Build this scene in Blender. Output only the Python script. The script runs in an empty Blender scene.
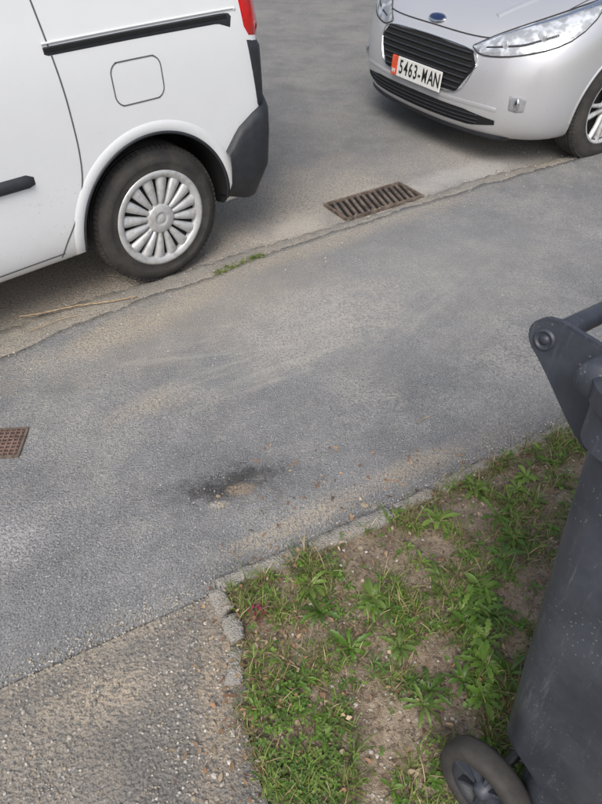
import bpy, bmesh, math, random
import numpy as np
from mathutils import Vector, Matrix, noise
from mathutils.bvhtree import BVHTree
random.seed(7); rng=np.random.default_rng(7)
scn=bpy.context.scene
scn.view_settings.view_transform='Standard'; scn.view_settings.look='None'
scn.view_settings.exposure=0; scn.view_settings.gamma=1

# ------------------------------------------------------------------ materials
class NT:
    def __init__(s,name):
        s.m=bpy.data.materials.new(name); s.m.use_nodes=True
        s.t=s.m.node_tree; s.t.nodes.clear()
        s.out=s.t.nodes.new('ShaderNodeOutputMaterial')
        s.b=s.t.nodes.new('ShaderNodeBsdfPrincipled')
        s.t.links.new(s.b.outputs[0],s.out.inputs[0])
        s.tc=s.t.nodes.new('ShaderNodeTexCoord'); s.co=s.tc.outputs['Object']; s.nA=None; s.nF=None
    def L(s,v,inp):
        if isinstance(v,bpy.types.NodeSocket): s.t.links.new(v,inp)
        elif v is not None: inp.default_value=v
    def noise(s,scale,detail=4,rough=.6,co=None,dist=0):
        n=s.t.nodes.new('ShaderNodeTexNoise'); s.L(co or s.co,n.inputs['Vector'])
        n.inputs['Scale'].default_value=scale; n.inputs['Detail'].default_value=detail
        n.inputs['Roughness'].default_value=rough; n.inputs['Distortion'].default_value=dist
        return n.outputs[0]
    def vor(s,scale,feat='F1',out='Distance',co=None):
        n=s.t.nodes.new('ShaderNodeTexVoronoi'); n.feature=feat; s.L(co or s.co,n.inputs['Vector'])
        n.inputs['Scale'].default_value=scale; return n.outputs[out] if out else n
    def ramp(s,f,a,b,lo=0.,hi=1.):
        n=s.t.nodes.new('ShaderNodeMapRange'); n.interpolation_type='SMOOTHSTEP'
        s.L(f,n.inputs[0]); n.inputs[1].default_value=a; n.inputs[2].default_value=b
        n.inputs[3].default_value=lo; n.inputs[4].default_value=hi; return n.outputs[0]
    def math(s,op,a,b=None,c=None):
        n=s.t.nodes.new('ShaderNodeMath'); n.operation=op
        s.L(a,n.inputs[0]); s.L(b,n.inputs[1])
        if c is not None: s.L(c,n.inputs[2])
        return n.outputs[0]
    def mix(s,f,a,b,mode='MIX'):
        n=s.t.nodes.new('ShaderNodeMix'); n.data_type='RGBA'; n.blend_type=mode
        s.L(f,n.inputs[0])
        s.L(a if isinstance(a,bpy.types.NodeSocket) else (*a,1),n.inputs[6])
        s.L(b if isinstance(b,bpy.types.NodeSocket) else (*b,1),n.inputs[7]); return n.outputs[2]
    def mapping(s,loc=(0,0,0),rot=0,sc=(1,1,1)):
        n=s.t.nodes.new('ShaderNodeMapping'); n.vector_type='TEXTURE'; s.L(s.co,n.inputs[0])
        n.inputs[1].default_value=loc; n.inputs[2].default_value=(0,0,rot); n.inputs[3].default_value=sc
        return n.outputs[0]
    def blob(s,x,y,rx,ry,rot=0,nz=.5,fine=0,soft=.5):
        if s.nA is None: s.nA=s.noise(4.5,6,.72)
        if fine and s.nF is None: s.nF=s.noise(26,4,.65)
        v=s.mapping((x,y,0),math.radians(rot),(rx,ry,1))
        n=s.t.nodes.new('ShaderNodeVectorMath'); n.operation='LENGTH'; s.L(v,n.inputs[0])
        d=s.math('ADD',n.outputs['Value'],s.math('MULTIPLY',s.math('SUBTRACT',s.nF if fine else s.nA,.5),nz*3))
        return s.ramp(d,1.0,1.0-soft)
    def bump(s,h,strength,dist,prev=None):
        n=s.t.nodes.new('ShaderNodeBump'); s.L(h,n.inputs['Height'])
        n.inputs['Strength'].default_value=strength; n.inputs['Distance'].default_value=dist
        if prev: s.L(prev,n.inputs['Normal'])
        return n.outputs[0]
    def done(s,col=None,rough=.5,metal=0,normal=None,**k):
        if col is not None: s.L(col if isinstance(col,bpy.types.NodeSocket) else (*col,1),s.b.inputs['Base Color'])
        s.L(rough,s.b.inputs['Roughness']); s.b.inputs['Metallic'].default_value=metal
        if normal: s.L(normal,s.b.inputs['Normal'])
        for kk,v in k.items(): s.L(v,s.b.inputs[kk.replace('_',' ')])
        return s.m

def simple(name,col,rough=.5,metal=0,var=.12,ns=30,bump=0,bs=200,**k):
    n=NT(name); f=n.noise(ns,3,.65)
    c=n.mix(n.ramp(f,.3,.7),[x*(1-var) for x in col],[min(1,x*(1+var)) for x in col])
    nn=n.bump(n.noise(bs,1),bump,.002) if bump else None
    return n.done(c,rough,metal,nn,**k)

def asphalt(name,dark,light,dust,masks=(),fine=330,stone=(.50,.48,.44),dustamt=.35,pale=.5,broad=.35,vs=.62,streak=None):
    n=NT(name)
    f=n.noise(fine,3,.85); vn=n.vor(fine*vs,out=None)
    sep=n.t.nodes.new('ShaderNodeSeparateColor'); n.L(vn.outputs['Color'],sep.inputs[0]); v=vn.outputs['Distance']
    col=n.mix(n.ramp(f,.38,.62),dark,light)
    col=n.mix(n.ramp(sep.outputs[1],.0,1.,0,.35),col,light)
    chip=n.math('MULTIPLY',n.ramp(sep.outputs[0],.74,.95),n.ramp(v,.42,.18))
    col=n.mix(n.math('MULTIPLY',chip,pale),col,stone)
    gap=n.math('MULTIPLY',n.ramp(f,.44,.34),.75); col=n.mix(gap,col,[x*.35 for x in dark])
    n.nA=n.noise(4.5,6,.72)
    col=n.mix(n.ramp(n.nA,.30,.66,broad,0),col,[x*.6 for x in dark])
    spk=n.noise(95,3,.85)
    m2=n.math('MULTIPLY',n.ramp(n.noise(1.7,6,.74),.40,.66),n.ramp(spk,.38,.60))
    col=n.mix(n.math('MULTIPLY',m2,dustamt),col,dust)
    if streak:
        for (rot,sx,sy,bl,am) in streak:
            s_=n.noise(1,4,.6,co=n.mapping((0,0,0),math.radians(rot),(sx,sy,1)))
            col=n.mix(n.math('MULTIPLY',n.math('MULTIPLY',n.ramp(s_,.50,.68),n.blob(*bl)),am),col,dust)
    spr=n.ramp(spk,.38,.58)
    for kind,args,c,a in masks:
        mk=n.blob(*args)
        if kind=='s': mk=n.math('MULTIPLY',mk,spr)
        col=n.mix(n.math('MULTIPLY',mk,a),col,c)
    return n.done(col,.88,0,n.bump(n.noise(fine*.7,1),1.0,.007))

# ------------------------------------------------------------------ mesh utils
def mesh_obj(name,verts,faces,mats,parent=None,smooth=True,mi=None,loc=None):
    me=bpy.data.meshes.new(name); me.from_pydata([tuple(v) for v in verts],[],[tuple(f) for f in faces])
    for m in (mats if isinstance(mats,(list,tuple)) else [mats]): me.materials.append(m)
    if mi is not None: me.polygons.foreach_set('material_index',mi)
    if smooth: me.polygons.foreach_set('use_smooth',[True]*len(me.polygons))
    me.update(); o=bpy.data.objects.new(name,me); scn.collection.objects.link(o)
    if parent: o.parent=parent
    if loc: o.location=loc
    return o
def empty(name,loc,rot):
    e=bpy.data.objects.new(name,None); e.location=loc; e.rotation_euler=rot; e.empty_display_size=.2
    scn.collection.objects.link(e); return e
def grid_faces(nu,nv,closed=False):
    f=[]
    for j in range(nv-1):
        for i in range(nu if closed else nu-1):
            a=j*nu+i; b=j*nu+(i+1)%nu; f.append((a,b,b+nu,a+nu))
    return f
def lathe(name,prof,mat,parent,center,n=64,sgn=-1,smooth=True):
    V=[];
    for r,y in prof:
        for i in range(n):
            a=2*math.pi*i/n; V.append((center[0]+r*math.cos(a),center[1]+sgn*y,center[2]+r*math.sin(a)))
    return mesh_obj(name,V,grid_faces(n,len(prof),True),mat,parent,smooth)
def box_bm(bm,c,s,rot=None,bev=0):
    r=bmesh.ops.create_cube(bm,size=1); vs=r['verts']
    M=Matrix.Translation(c)@(rot or Matrix.Identity(4))@Matrix.Diagonal((*s,1))
    bmesh.ops.transform(bm,matrix=M,verts=vs)
    if bev:
        es=list({e for v in vs for e in v.link_edges})
        bmesh.ops.bevel(bm,geom=es,offset=bev,segments=2,affect='EDGES')
def bm_obj(name,bm,mats,parent=None,smooth=False):
    me=bpy.data.meshes.new(name); bm.to_mesh(me); bm.free()
    for m in (mats if isinstance(mats,(list,tuple)) else [mats]): me.materials.append(m)
    if smooth: me.polygons.foreach_set('use_smooth',[True]*len(me.polygons))
    o=bpy.data.objects.new(name,me); scn.collection.objects.link(o)
    if parent: o.parent=parent
    return o
def tube(name,pts,r,mat,parent,n=12):
    pts=[Vector(p) for p in pts]; V=[]
    for i,p in enumerate(pts):
        t=(pts[min(i+1,len(pts)-1)]-pts[max(i-1,0)]).normalized()
        up=Vector((0,0,1)) if abs(t.z)<.9 else Vector((1,0,0))
        a=t.cross(up).normalized(); b=t.cross(a)
        rr=r[i] if isinstance(r,(list,tuple)) else r
        for k in range(n):
            q=2*math.pi*k/n; V.append(p+a*(rr*math.cos(q))+b*(rr*math.sin(q)))
    F=grid_faces(n,len(pts),True); F.append(tuple(range(n))[::-1]); F.append(tuple((len(pts)-1)*n+k for k in range(n)))
    return mesh_obj(name,V,F,mat,parent)
def lerp_poly(P,t):
    P=np.array(P,float); d=np.r_[0,np.cumsum(np.linalg.norm(np.diff(P,axis=0),axis=1))]
    if d[-1]==0: return P[0]
    s=t*d[-1]; return np.array([np.interp(s,d,P[:,k]) for k in range(P.shape[1])])
def side_ray(sg): return lambda a,b:(Vector((a,sg*3,b)),Vector((0,-sg,0)))
def x_ray(sg): return lambda a,b:(Vector((sg*6,a,b)),Vector((-sg,0,0)))
top_ray=lambda a,b:(Vector((a,b,4)),Vector((0,0,-1)))
def cyl_ray(cx,cy,sl=0):
    def f(a,b):
        c,s=math.cos(math.radians(a)),math.sin(math.radians(a)); d=Vector((-c,-s,-sl)).normalized()
        p=Vector((cx+c*.8,cy+s*.8,b)); return (p-d*2.2,d)
    return f
def hit(bvh,ray,a,b,off):
    o,d=ray(a,b); h=bvh.ray_cast(o,d)
    if h[0] is None: return None
    n=h[1]
    if n.dot(d)>0: n=-n
    return h[0]+n*off
def patch(name,bvh,ray,top,bot,nu,nv,off,mat,parent,edge=True):
    V=[];last=None
    for j in range(nv+1):
        for i in range(nu+1):
            A=lerp_poly(top,i/nu);B=lerp_poly(bot,i/nu);p=A+(B-A)*j/nv
            e=edge and (i in(0,nu) or j in(0,nv))
            h=hit(bvh,ray,p[0],p[1],-.002 if e else off)
            if h is None: h=last or Vector((0,0,0))
            last=h; V.append(h)
    return mesh_obj(name,V,grid_faces(nu+1,nv+1),mat,parent)
def smooth_path(P,n):
    P=[np.array(p,float) for p in P]; Q=[P[0]]+P+[P[-1]]; out=[]
    for i in range(1,len(Q)-2):
        for k in range(n):
            t=k/n; p0,p1,p2,p3=Q[i-1],Q[i],Q[i+1],Q[i+2]
            out.append(.5*((2*p1)+(-p0+p2)*t+(2*p0-5*p1+4*p2-p3)*t*t+(-p0+3*p1-3*p2+p3)*t**3))
    out.append(P[-1]); return out
def ribbon(name,bvh,ray,path,w,off,mat,parent,n=8,closed=False,round_=False):
    P=smooth_path(path,n) if n>1 else [np.array(p,float) for p in path]
    V=[];m=len(P)
    prof=[(-1,-.6),(-.55,.75),(0,1),(.55,.75),(1,-.6)] if round_ else [(-1,1),(1,1)]
    for i,p in enumerate(P):
        t=P[(i+1)%m if closed else min(i+1,m-1)]-P[(i-1)%m if closed else max(i-1,0)]; t=t/(np.linalg.norm(t)+1e-9)
        nrm=np.array((-t[1],t[0]))
        for u,h in prof:
            q=p+nrm*w*.5*u; hh=hit(bvh,ray,q[0],q[1],off*h)
            if hh is None: hh=V[-1] if V else Vector((0,0,0))
            V.append(hh)
    k=len(prof); F=[]
    for i in range(m if closed else m-1):
        for j in range(k-1):
            a=i*k+j; b=((i+1)%m)*k+j; F.append((a,a+1,b+1,b))
    return mesh_obj(name,V,F,mat,parent)
def outline(L,K=14,Ms=26):
    xf,xr,W,Lf,nf,Lr,nr,zk=L; P=[]
    z=(lambda x:float(np.interp(x,[k[0] for k in zk],[k[1] for k in zk]))) if isinstance(zk,list) else (lambda x:zk)
    s=1 if xf>xr else -1
    half=[]
    for i in range(K+1):
        f=math.pi/2*i/K; y=W*math.sin(f)**(2/nf); x=xf-s*Lf*(1-math.cos(f)**(2/nf)); half.append((x,y))
    for i in range(1,Ms): half.append((xf-s*Lf+(xr+s*Lr-xf+s*Lf)*i/Ms,W))
    for i in range(K+1):
        f=math.pi/2*(1-i/K); y=W*math.sin(f)**(2/nr) if f>1e-6 else 0; x=xr+s*Lr*(1-math.cos(f)**(2/nr)); half.append((x,y))
    full=half+[(x,-y) for x,y in half[-2:0:-1]]
    return [(x,y,z(x)) for x,y in full]
def loft_body(name,loops,mat,inner,parent,arches,R,sub=2):
    V=[];n=None
    for L in loops:
        o=outline(L); n=len(o); V+=o
    F=grid_faces(n,len(loops),True)
    F.append(tuple(range(n))[::-1]); F.append(tuple((len(loops)-1)*n+k for k in range(n)))
    o=mesh_obj(name,V,F,[mat,inner],parent)
    bm=bmesh.new(); bm.from_mesh(o.data); bmesh.ops.recalc_face_normals(bm,faces=bm.faces); bm.to_mesh(o.data); bm.free()
    md=o.modifiers.new('s','SUBSURF'); md.levels=sub; md.render_levels=sub
    dg=bpy.context.evaluated_depsgraph_get(); me=bpy.data.meshes.new_from_object(o.evaluated_get(dg))
    o.modifiers.clear(); o.data=me
    bm=bmesh.new(); bm.from_mesh(me); bvh=BVHTree.FromBMesh(bm); bm.free()
    cut=[]
    for (ax,ay,az,sg) in arches:
        b=bmesh.new(); bmesh.ops.create_cone(b,cap_ends=True,segments=96,radius1=R,radius2=R,depth=.6)
        bmesh.ops.transform(b,matrix=Matrix.Translation((ax,ay+sg*.06,az))@Matrix.Rotation(math.pi/2,4,'X'),verts=b.verts)
        c=bm_obj('cut',b,inner,parent); cut.append(c)
        md=o.modifiers.new('b','BOOLEAN'); md.operation='DIFFERENCE'; md.object=c; md.solver='EXACT'
    dg.update(); bpy.context.view_layer.update(); dg=bpy.context.evaluated_depsgraph_get()
    me=bpy.data.meshes.new_from_object(o.evaluated_get(dg)); o.modifiers.clear(); o.data=me
    for c in cut: bpy.data.objects.remove(c)
    for p in me.polygons:
        c=p.center
        for (ax,ay,az,sg) in arches:
            d=math.hypot(c.x-ax,c.z-az)
            if c.y*sg>0 and (abs(d-R)<.004 and abs(p.normal.y)<.6 or (d<R-.004 and abs(p.normal.y)>.9 and abs(c.y)<abs(ay)-.1)):
                p.material_index=1
    me.polygons.foreach_set('use_smooth',[True]*len(me.polygons))
    me.set_sharp_from_angle(angle=math.radians(40))
    return o,bvh

# ------------------------------------------------------------------ shared materials
def tyremat():
    n=NT('tyre_rubber'); c=n.mix(n.ramp(n.noise(9,4,.7),.3,.7),(.026,.025,.025),(.060,.055,.050))
    return n.done(c,.8,0,n.bump(n.noise(160,1),.3,.002))
M_rubber=tyremat()
M_black=simple('black_plastic',(.026,.029,.036),.55,bump=.25,bs=500,var=.2)
M_dark=simple('underbody_dark',(.008,.008,.009),.9)
M_seam=simple('panel_gap',(.03,.03,.032),.8)
M_gapw=simple('white_panel_gap',(.11,.11,.115),.8)
M_red=simple('red_lens',(.50,.012,.015),.12,Coat_Weight=1.0)
M_chrome=simple('chrome_trim',(.75,.76,.78),.15,1.0)
def capmat():
    n=NT('hubcap_silver'); d=n.ramp(n.noise(35,4,.7),.42,.72,0,.55)
    return n.done(n.mix(d,(.55,.56,.57),(.25,.22,.18)),.38,.25)
M_silverplastic=capmat()
M_glass=simple('dark_window_glass',(.015,.018,.02),.04,Coat_Weight=1.0)
def paint(name,col,metal,rough,da=.45):
    n=NT(name); d=n.noise(9,4,.7)
    c=n.mix(n.ramp(d,.35,.8,0,.15),col,[x*.85 for x in col])
    sep=n.t.nodes.new('ShaderNodeSeparateXYZ'); n.L(n.co,sep.inputs[0])
    dirt=n.math('MULTIPLY',n.ramp(n.math('ADD',sep.outputs[2],n.math('MULTIPLY',d,.25)),.62,.25),da)
    sp=n.math('MULTIPLY',n.ramp(n.noise(70,3,.8),.60,.72),n.ramp(sep.outputs[2],.85,.30,0,.5))
    c=n.mix(n.math('MAXIMUM',dirt,sp),c,(.36,.33,.28))
    r=n.math('ADD',n.math('MULTIPLY',dirt,.5),rough)
    return n.done(c,r,metal,None,Coat_Weight=.8,Coat_Roughness=.06)
M_white=paint('white_paint',(.80,.82,.85),0,.35,.4)
M_silver=paint('silver_paint',(.60,.61,.64),.40,.32,.3)

# ------------------------------------------------------------------ wheels
def tyre(parent,c,R,Ri,w,sg,nm):
    h=w/2
    pr=[(Ri-.02,h-.03),(Ri,h-.012),(Ri+.006,h-.003),(Ri+.012,h-.006),(Ri+.035,h+.001),(Ri+.040,h+.0025),(Ri+.045,h+.001),(Ri+.06,h),(R-.03,h-.008),(R-.013,h-.018),(R-.004,h-.032)]
    for k in range(-2,3):
        y=-k*(h-.045)/2.5
        pr+=[(R,y+.011),(R-.001,y+.006),(R-.008,y+.004),(R-.008,y-.004),(R-.001,y-.006)]
    pr+=[(R-.004,-h+.032),(R-.03,-h+.008),(Ri+.05,-h),(Ri,-h+.02)]
    lathe(nm,pr,M_rubber,parent,c,96,sg)
    bm=bmesh.new()
    for i in range(80):
        a=2*math.pi*i/80
        for s2 in (1,-1):
            M=Matrix.Rotation(-a,4,'Y')@Matrix.Translation((R-.009,s2*(h-.028),0))@Matrix.Rotation(s2*.45,4,'Z')
            box_bm(bm,(0,0,0),(.012,.022,.015),M@Matrix.Identity(4))
    bmesh.ops.translate(bm,verts=bm.verts,vec=c)
    bm_obj(nm+'_tread',bm,M_rubber,parent)
def hubcap(parent,c,sg,yo,nm,R=.207,n=16):
    dk=[(0,yo-.035),(.1,yo-.03),(R-.01,yo-.03)]
    lathe(nm+'_back',dk,M_dark,parent,c,48,sg)
    lathe(nm+'_rim',[(R-.036,yo-.03),(R-.034,yo-.012),(R-.026,yo-.004),(R-.012,yo),(R-.002,yo-.004),(R,yo-.02)],M_silverplastic,parent,c,80,sg)
    lathe(nm+'_centre',[(0,yo-.006),(.016,yo-.006),(.020,yo-.009),(.026,yo-.009),(.029,yo-.004),(.036,yo-.006),(.058,yo-.006),(.062,yo-.010),(.066,yo-.022)],M_silverplastic,parent,c,48,sg)
    V=[];F=[]
    for i in range(n):
        a0=2*math.pi*(i+.5)/n
        rows=[(.056,.0085,yo-.012),(.080,.0125,yo-.007),(.12,.0185,yo-.005),(R-.045,.0245,yo-.006),(R-.030,.0255,yo-.010)]
        b=len(V)
        for r,hw,y in rows:
            for t,dy in((-1,-.018),(-.8,-.003),(0,0.001),(.8,-.003),(1,-.018)):
                x=r; z=hw*t
                V.append((c[0]+x*math.cos(a0)-z*math.sin(a0),c[1]+sg*(y+dy),c[2]+x*math.sin(a0)+z*math.cos(a0)))
        for j in range(4):
            for k in range(4): F.append((b+j*5+k,b+j*5+k+1,b+j*5+k+6,b+j*5+k+5))
    mesh_obj(nm+'_spokes',V,F,M_silverplastic,parent)
def alloy(parent,c,sg,yo,nm,R=.205,n=5):
    lathe(nm+'_back',[(0,yo-.07),(R-.01,yo-.07)],M_dark,parent,c,48,sg)
    lathe(nm+'_rim',[(R-.02,yo-.08),(R-.018,yo-.012),(R-.008,yo),(R+.002,yo-.004),(R+.002,yo-.02)],M_silverplastic,parent,c,80,sg)
    lathe(nm+'_centre',[(0,yo-.012),(.028,yo-.013),(.032,yo-.018),(.05,yo-.022),(.052,yo-.05)],M_silverplastic,parent,c,48,sg)
    V=[];F=[]
    for i in range(n):
        for s2 in(-1,1):
            a0=2*math.pi*i/n
            b=len(V)
            for r,hw,off,y in[(.035,.012,.012,yo-.022),(.1,.010,.020,yo-.014),(.16,.011,.032,yo-.010),(R-.008,.013,.042,yo-.012)]:
                for t,dy in((-1,-.025),(-.7,0),(.7,0),(1,-.025)):
                    x=r; z=s2*off+hw*t
                    V.append((c[0]+x*math.cos(a0)-z*math.sin(a0),c[1]+sg*(y+dy),c[2]+x*math.sin(a0)+z*math.cos(a0)))
            for j in range(3):
                for k in range(3): F.append((b+j*4+k,b+j*4+k+1,b+j*4+k+5,b+j*4+k+4))
    mesh_obj(nm+'_spokes',V,F,M_silverplastic,parent)

# ------------------------------------------------------------------ VAN
VR=math.radians(41)
ox,oy=-.593,2.468
van=empty('parked_van',(ox-.88*math.sin(VR),oy+.88*math.cos(VR),-.03),(0,0,VR))
def vl(z,xf,xr,W,Lr=.16,nr=2.6,Lf=.5): return (xf,xr,W,Lf,2.4,Lr,nr,z)
vloops=[vl(.225,-3.2,.56,.80),vl(.255,-3.36,.60,.86),vl(.31,-3.42,.64,.888),vl(.42,-3.46,.655,.900),vl(.60,-3.46,.66,.905),
 vl(.80,-3.42,.66,.903),vl(.93,-3.25,.655,.895),vl(1.03,-2.95,.645,.880),vl(1.10,-2.72,.64,.868),vl(1.25,-2.5,.62,.845),vl(1.5,-2.2,.59,.80),
 vl(1.68,-2.0,.56,.755),vl(1.76,-1.9,.53,.70),vl(1.80,-1.7,.45,.58),vl(1.82,-1.3,.2,.3)]
vb,vbv=loft_body('body',vloops,M_white,M_dark,van,[(0,-.86,.305,-1),(0,.86,.305,1),(-2.7,-.86,.305,-1),(-2.7,.86,.305,1)],.350)
for wx in (0,-2.7):
    for sg in(-1,1):
        c=(wx,sg*.79,.296); nm='wheel_%s_%s'%('rear' if wx==0 else 'front','near' if sg<0 else 'off')
        tyre(van,c,.296,.200,.185,sg,nm); hubcap(van,c,sg,.094,nm+'_hubcap',.208)
sr=side_ray(-1)
for sg in(-1,1):
    s_=side_ray(sg)
    for wx in(0,-2.7):
        ribbon('arch_lip',vbv,s_,[(wx+.375*math.cos(a),.305+.375*math.sin(a)) for a in np.linspace(.05,math.pi+.1,30)],.050,.0045,M_white,van,2,round_=True)
        ribbon('arch_gap_shade',vbv,s_,[(wx+.350*math.cos(a),.305+.350*math.sin(a)) for a in np.linspace(-.05,math.pi+.1,30)],.014,.0045,M_black,van,2,round_=True)  # black strip painting the shaded gap between arch and tyre, no real trim
    ribbon('sliding_door_seam',vbv,s_,[(-.455,.28),(-.425,.34),(-.385,.40),(-.345,.47),(-.312,.56),(-.298,.66),(-.296,.78),(-.30,.9),(-.318,1.1),(-.34,1.3),(-.38,1.5),(-.45,1.62)],.0055,.0012,M_gapw,van)
    ribbon('door_gap',vbv,s_,[(-1.32,.28),(-1.32,.6),(-1.32,1.0),(-1.36,1.4),(-1.42,1.62)],.006,.0012,M_gapw,van)
    ribbon('door_gap_front',vbv,s_,[(-2.25,.30),(-2.27,.6),(-2.3,.95)],.006,.0012,M_gapw,van)
    ribbon('sill_seam',vbv,s_,[(-.44,.295),(-1.3,.29),(-2.24,.295)],.006,.0012,M_gapw,van)
    patch('sliding_rail',vbv,s_,[(-.335,1.003),(0,1.008),(.40,1.010),(.435,1.004)],[(-.335,.972),(0,.974),(.36,.972),(.42,.950)],40,4,.004,M_black,van)
    ribbon('rail_slot',vbv,s_,[(-.33,.992),(0,.996),(.40,.996)],.010,.0075,M_dark,van)
    ribbon('rail_lip',vbv,s_,[(-.33,1.010),(0,1.015),(.40,1.017),(.44,1.013)],.010,.006,M_white,van,round_=True)
    patch('side_moulding',vbv,s_,[(-2.2,.640),(-.50,.636),(-.478,.630)],[(-2.2,.585),(-.50,.586),(-.478,.595)],60,4,.016,M_black,van)
    patch('front_window',vbv,s_,[(-2.2,1.22),(-1.95,1.45),(-1.42,1.5)],[(-2.3,1.1),(-1.8,1.08),(-1.42,1.08)],20,12,.003,M_glass,van)
fl=[]
for k in range(4):
    cx,cz=[(.050,.910-.03),(-.080,.910-.03),(-.080,.785+.03),(.050,.785+.03)][k]
    for a in np.linspace(k*90,k*90+90,6): fl.append((cx+.036*math.cos(math.radians(a)),cz+.038*math.sin(math.radians(a))))
ribbon('fuel_flap_gap',vbv,sr,fl,.0045,.0014,M_gapw,van,2)
ribbon('fuel_flap_gap_b',vbv,sr,[fl[-1],fl[0]],.0045,.0014,M_gapw,van,2)
def van_out(z,off,n=90,x0=.340):
    P=[k[7] for k in vloops]; L=tuple(float(np.interp(z,P,[l[i] for l in vloops])) for i in range(7))
    o=[np.array(p[:2]) for p in outline(L+(z,),24,60)]
    nearh=[p for p in o if p[1]<0 and p[0]>x0]; farh=[p for p in o if p[1]>=0 and p[0]>x0]
    nearh.sort(key=lambda p:(math.atan2(p[1],p[0]-.0)))
    farh.sort(key=lambda p:(math.atan2(p[1],p[0]-.0)))
    Q=[np.array((x0,-abs(L[2])))]+nearh+farh+[np.array((x0,abs(L[2])))]
    Q=[lerp_poly(Q,i/n) for i in range(n+1)]; out=[]
    for i,p in enumerate(Q):
        t=Q[min(i+1,n)]-Q[max(i-1,0)]; t/=np.linalg.norm(t); nn=np.array((t[1],-t[0])); out.append(p+nn*off)
    return out
V=[];nb=90
zt=[(-.06),(0),(.35),(.7),(.93),(1.0),(1.02)]
offs=[-.01,.03,.034,.034,.030,.018,-.006]
for j,(t,of) in enumerate(zip(zt,offs)):
    base=van_out(.26+.36*t,of,nb)
    for i in range(nb+1):
        s=min(i,nb-i)/nb
        ztop=np.interp(s,[0,.03,.07,.12,.18,.24],[.50,.58,.63,.665,.675,.63]); zb=np.interp(s,[0,.05,.12],[.30,.262,.25])
        p=base[i]; V.append((p[0],p[1],zb+(ztop-zb)*t))
mesh_obj('rear_bumper',V,grid_faces(nb+1,len(zt)),M_black,van)
for sg in(-1,1):
    cr=cyl_ray(.35,sg*.6)
    A=(lambda a:sg*a)
    patch('tail_light',vbv,cr,[(A(72),1.42),(A(40),1.42),(A(10),1.42)],[(A(66),.915),(A(40),.89),(A(14),.89)],16,14,.012,M_red,van)
    patch('tail_light_trim',vbv,cr,[(A(66),.91),(A(40),.885),(A(14),.885)],[(A(60),.63),(A(40),.63),(A(20),.63)],14,10,.010,M_black,van)
    patch('bumper_reflector',vbv,cr,[(A(42),.545),(A(26),.545)],[(A(42),.475),(A(26),.475)],8,4,.046,M_red,van)
xr_=x_ray(1)
ribbon('rear_door_split',vbv,xr_,[(.02,.6),(.02,1.2),(.02,1.7)],.008,.0015,M_seam,van)
patch('windscreen',vbv,x_ray(-1),[(-.68,1.62),(0,1.68),(.68,1.62)],[(-.72,1.12),(0,1.12),(.72,1.12)],16,12,.004,M_glass,van)
patch('front_grille',vbv,x_ray(-1),[(-.5,.55),(.5,.55)],[(-.5,.35),(.5,.35)],12,6,.004,M_black,van)

# ------------------------------------------------------------------ CAR
car=empty('parked_car',(.712,4.15,-.03),(0,0,math.radians(211.5)))
CR=-4.05
def cl(xf,W,z,Lf=.5,nf=2.7,xr=CR,Lr=.35): return (xf,xr,W,Lf,nf,Lr,2.6,z)
cloops=[cl(-.14,.72,.165,.4),cl(-.035,.80,.18),cl(-.005,.835,.25),cl(.0,.85,.37),cl(-.01,.862,.50),
 cl(-.035,.868,[(CR,.62),(-.6,.62),(0,.60)]),
 cl(-.075,.866,[(CR,.80),(-.9,.76),(-.4,.70),(-.07,.665)]),
 cl(-.125,.845,[(CR,.93),(-1.0,.88),(-.5,.80),(-.12,.710)]),
 cl(-.20,.79,[(CR,.99),(-1.1,.955),(-.6,.87),(-.2,.755)],.5),
 cl(-.42,.70,[(CR,1.03),(-1.2,.99),(-.7,.91),(-.4,.835)],.45),
 cl(-.72,.62,[(CR+.1,1.05),(-1.2,1.0),(-.7,.915)],.4,xr=CR+.02),
 cl(-.98,.66,[(CR+.1,1.07),(-1.2,1.01),(-.98,.97)],.4,2.4,xr=CR+.05),
 cl(-1.10,.675,[(CR+.1,1.10),(-1.1,1.03)],.4,2.4,xr=CR+.06),
 cl(-1.62,.60,[(CR+.2,1.40),(-1.6,1.38)],.35,2.4,xr=CR+.16),
 cl(-1.86,.53,[(CR+.3,1.52),(-1.8,1.52)],.35,2.4,xr=CR+.3),
 cl(-2.1,.40,1.575,.3,xr=CR+.5),cl(-2.6,.15,1.59,.1,xr=CR+1)]
cb,cbv=loft_body('body',cloops,M_silver,M_dark,car,[(-.80,.84,.312,1),(-.80,-.84,.312,-1),(-3.29,.84,.312,1),(-3.29,-.84,.312,-1)],.342)
for wx in(-.80,-3.29):
    for sg in(1,-1):
        c=(wx,sg*.750,.305); nm='wheel_%s_%s'%('front' if wx>-1 else 'rear','near' if sg>0 else 'off')
        tyre(car,c,.305,.2,.185,sg,nm); alloy(car,c,sg,.088,nm+'_alloy')
fr=x_ray(1)
gt=[(-.425,.545),(-.375,.606),(0,.622),(.375,.606),(.425,.545)]; gb=[(-.425,.53),(-.33,.390),(0,.378),(.33,.390),(.425,.53)]
patch('upper_grille',cbv,fr,gt,gb,36,14,.003,M_dark,car,edge=False)
for k,z in enumerate(np.linspace(.408,.592,7)):
    hw=np.interp(z,[.37,.535,.63],[.320,.410,.35])
    ribbon('grille_bar',cbv,fr,[(-hw,z),(-hw*.5,z+.003),(0,z+.004),(hw*.5,z+.003),(hw,z)],.014,.012,M_black,car,round_=True)
ribbon('grille_surround',cbv,fr,gt+gb[::-1],.009,.009,M_chrome,car,4,round_=True)
patch('lower_intake',cbv,fr,[(-.60,.290),(-.4,.315),(0,.318),(.4,.315),(.60,.290)],[(-.60,.265),(-.45,.235),(0,.228),(.45,.235),(.60,.265)],36,6,.003,M_dark,car,edge=False)
for z in(.250,.270,.292): ribbon('intake_bar',cbv,fr,[(-.5,z+.004),(0,z),(.5,z+.004)],.007,.008,M_black,car,round_=True)
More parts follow.
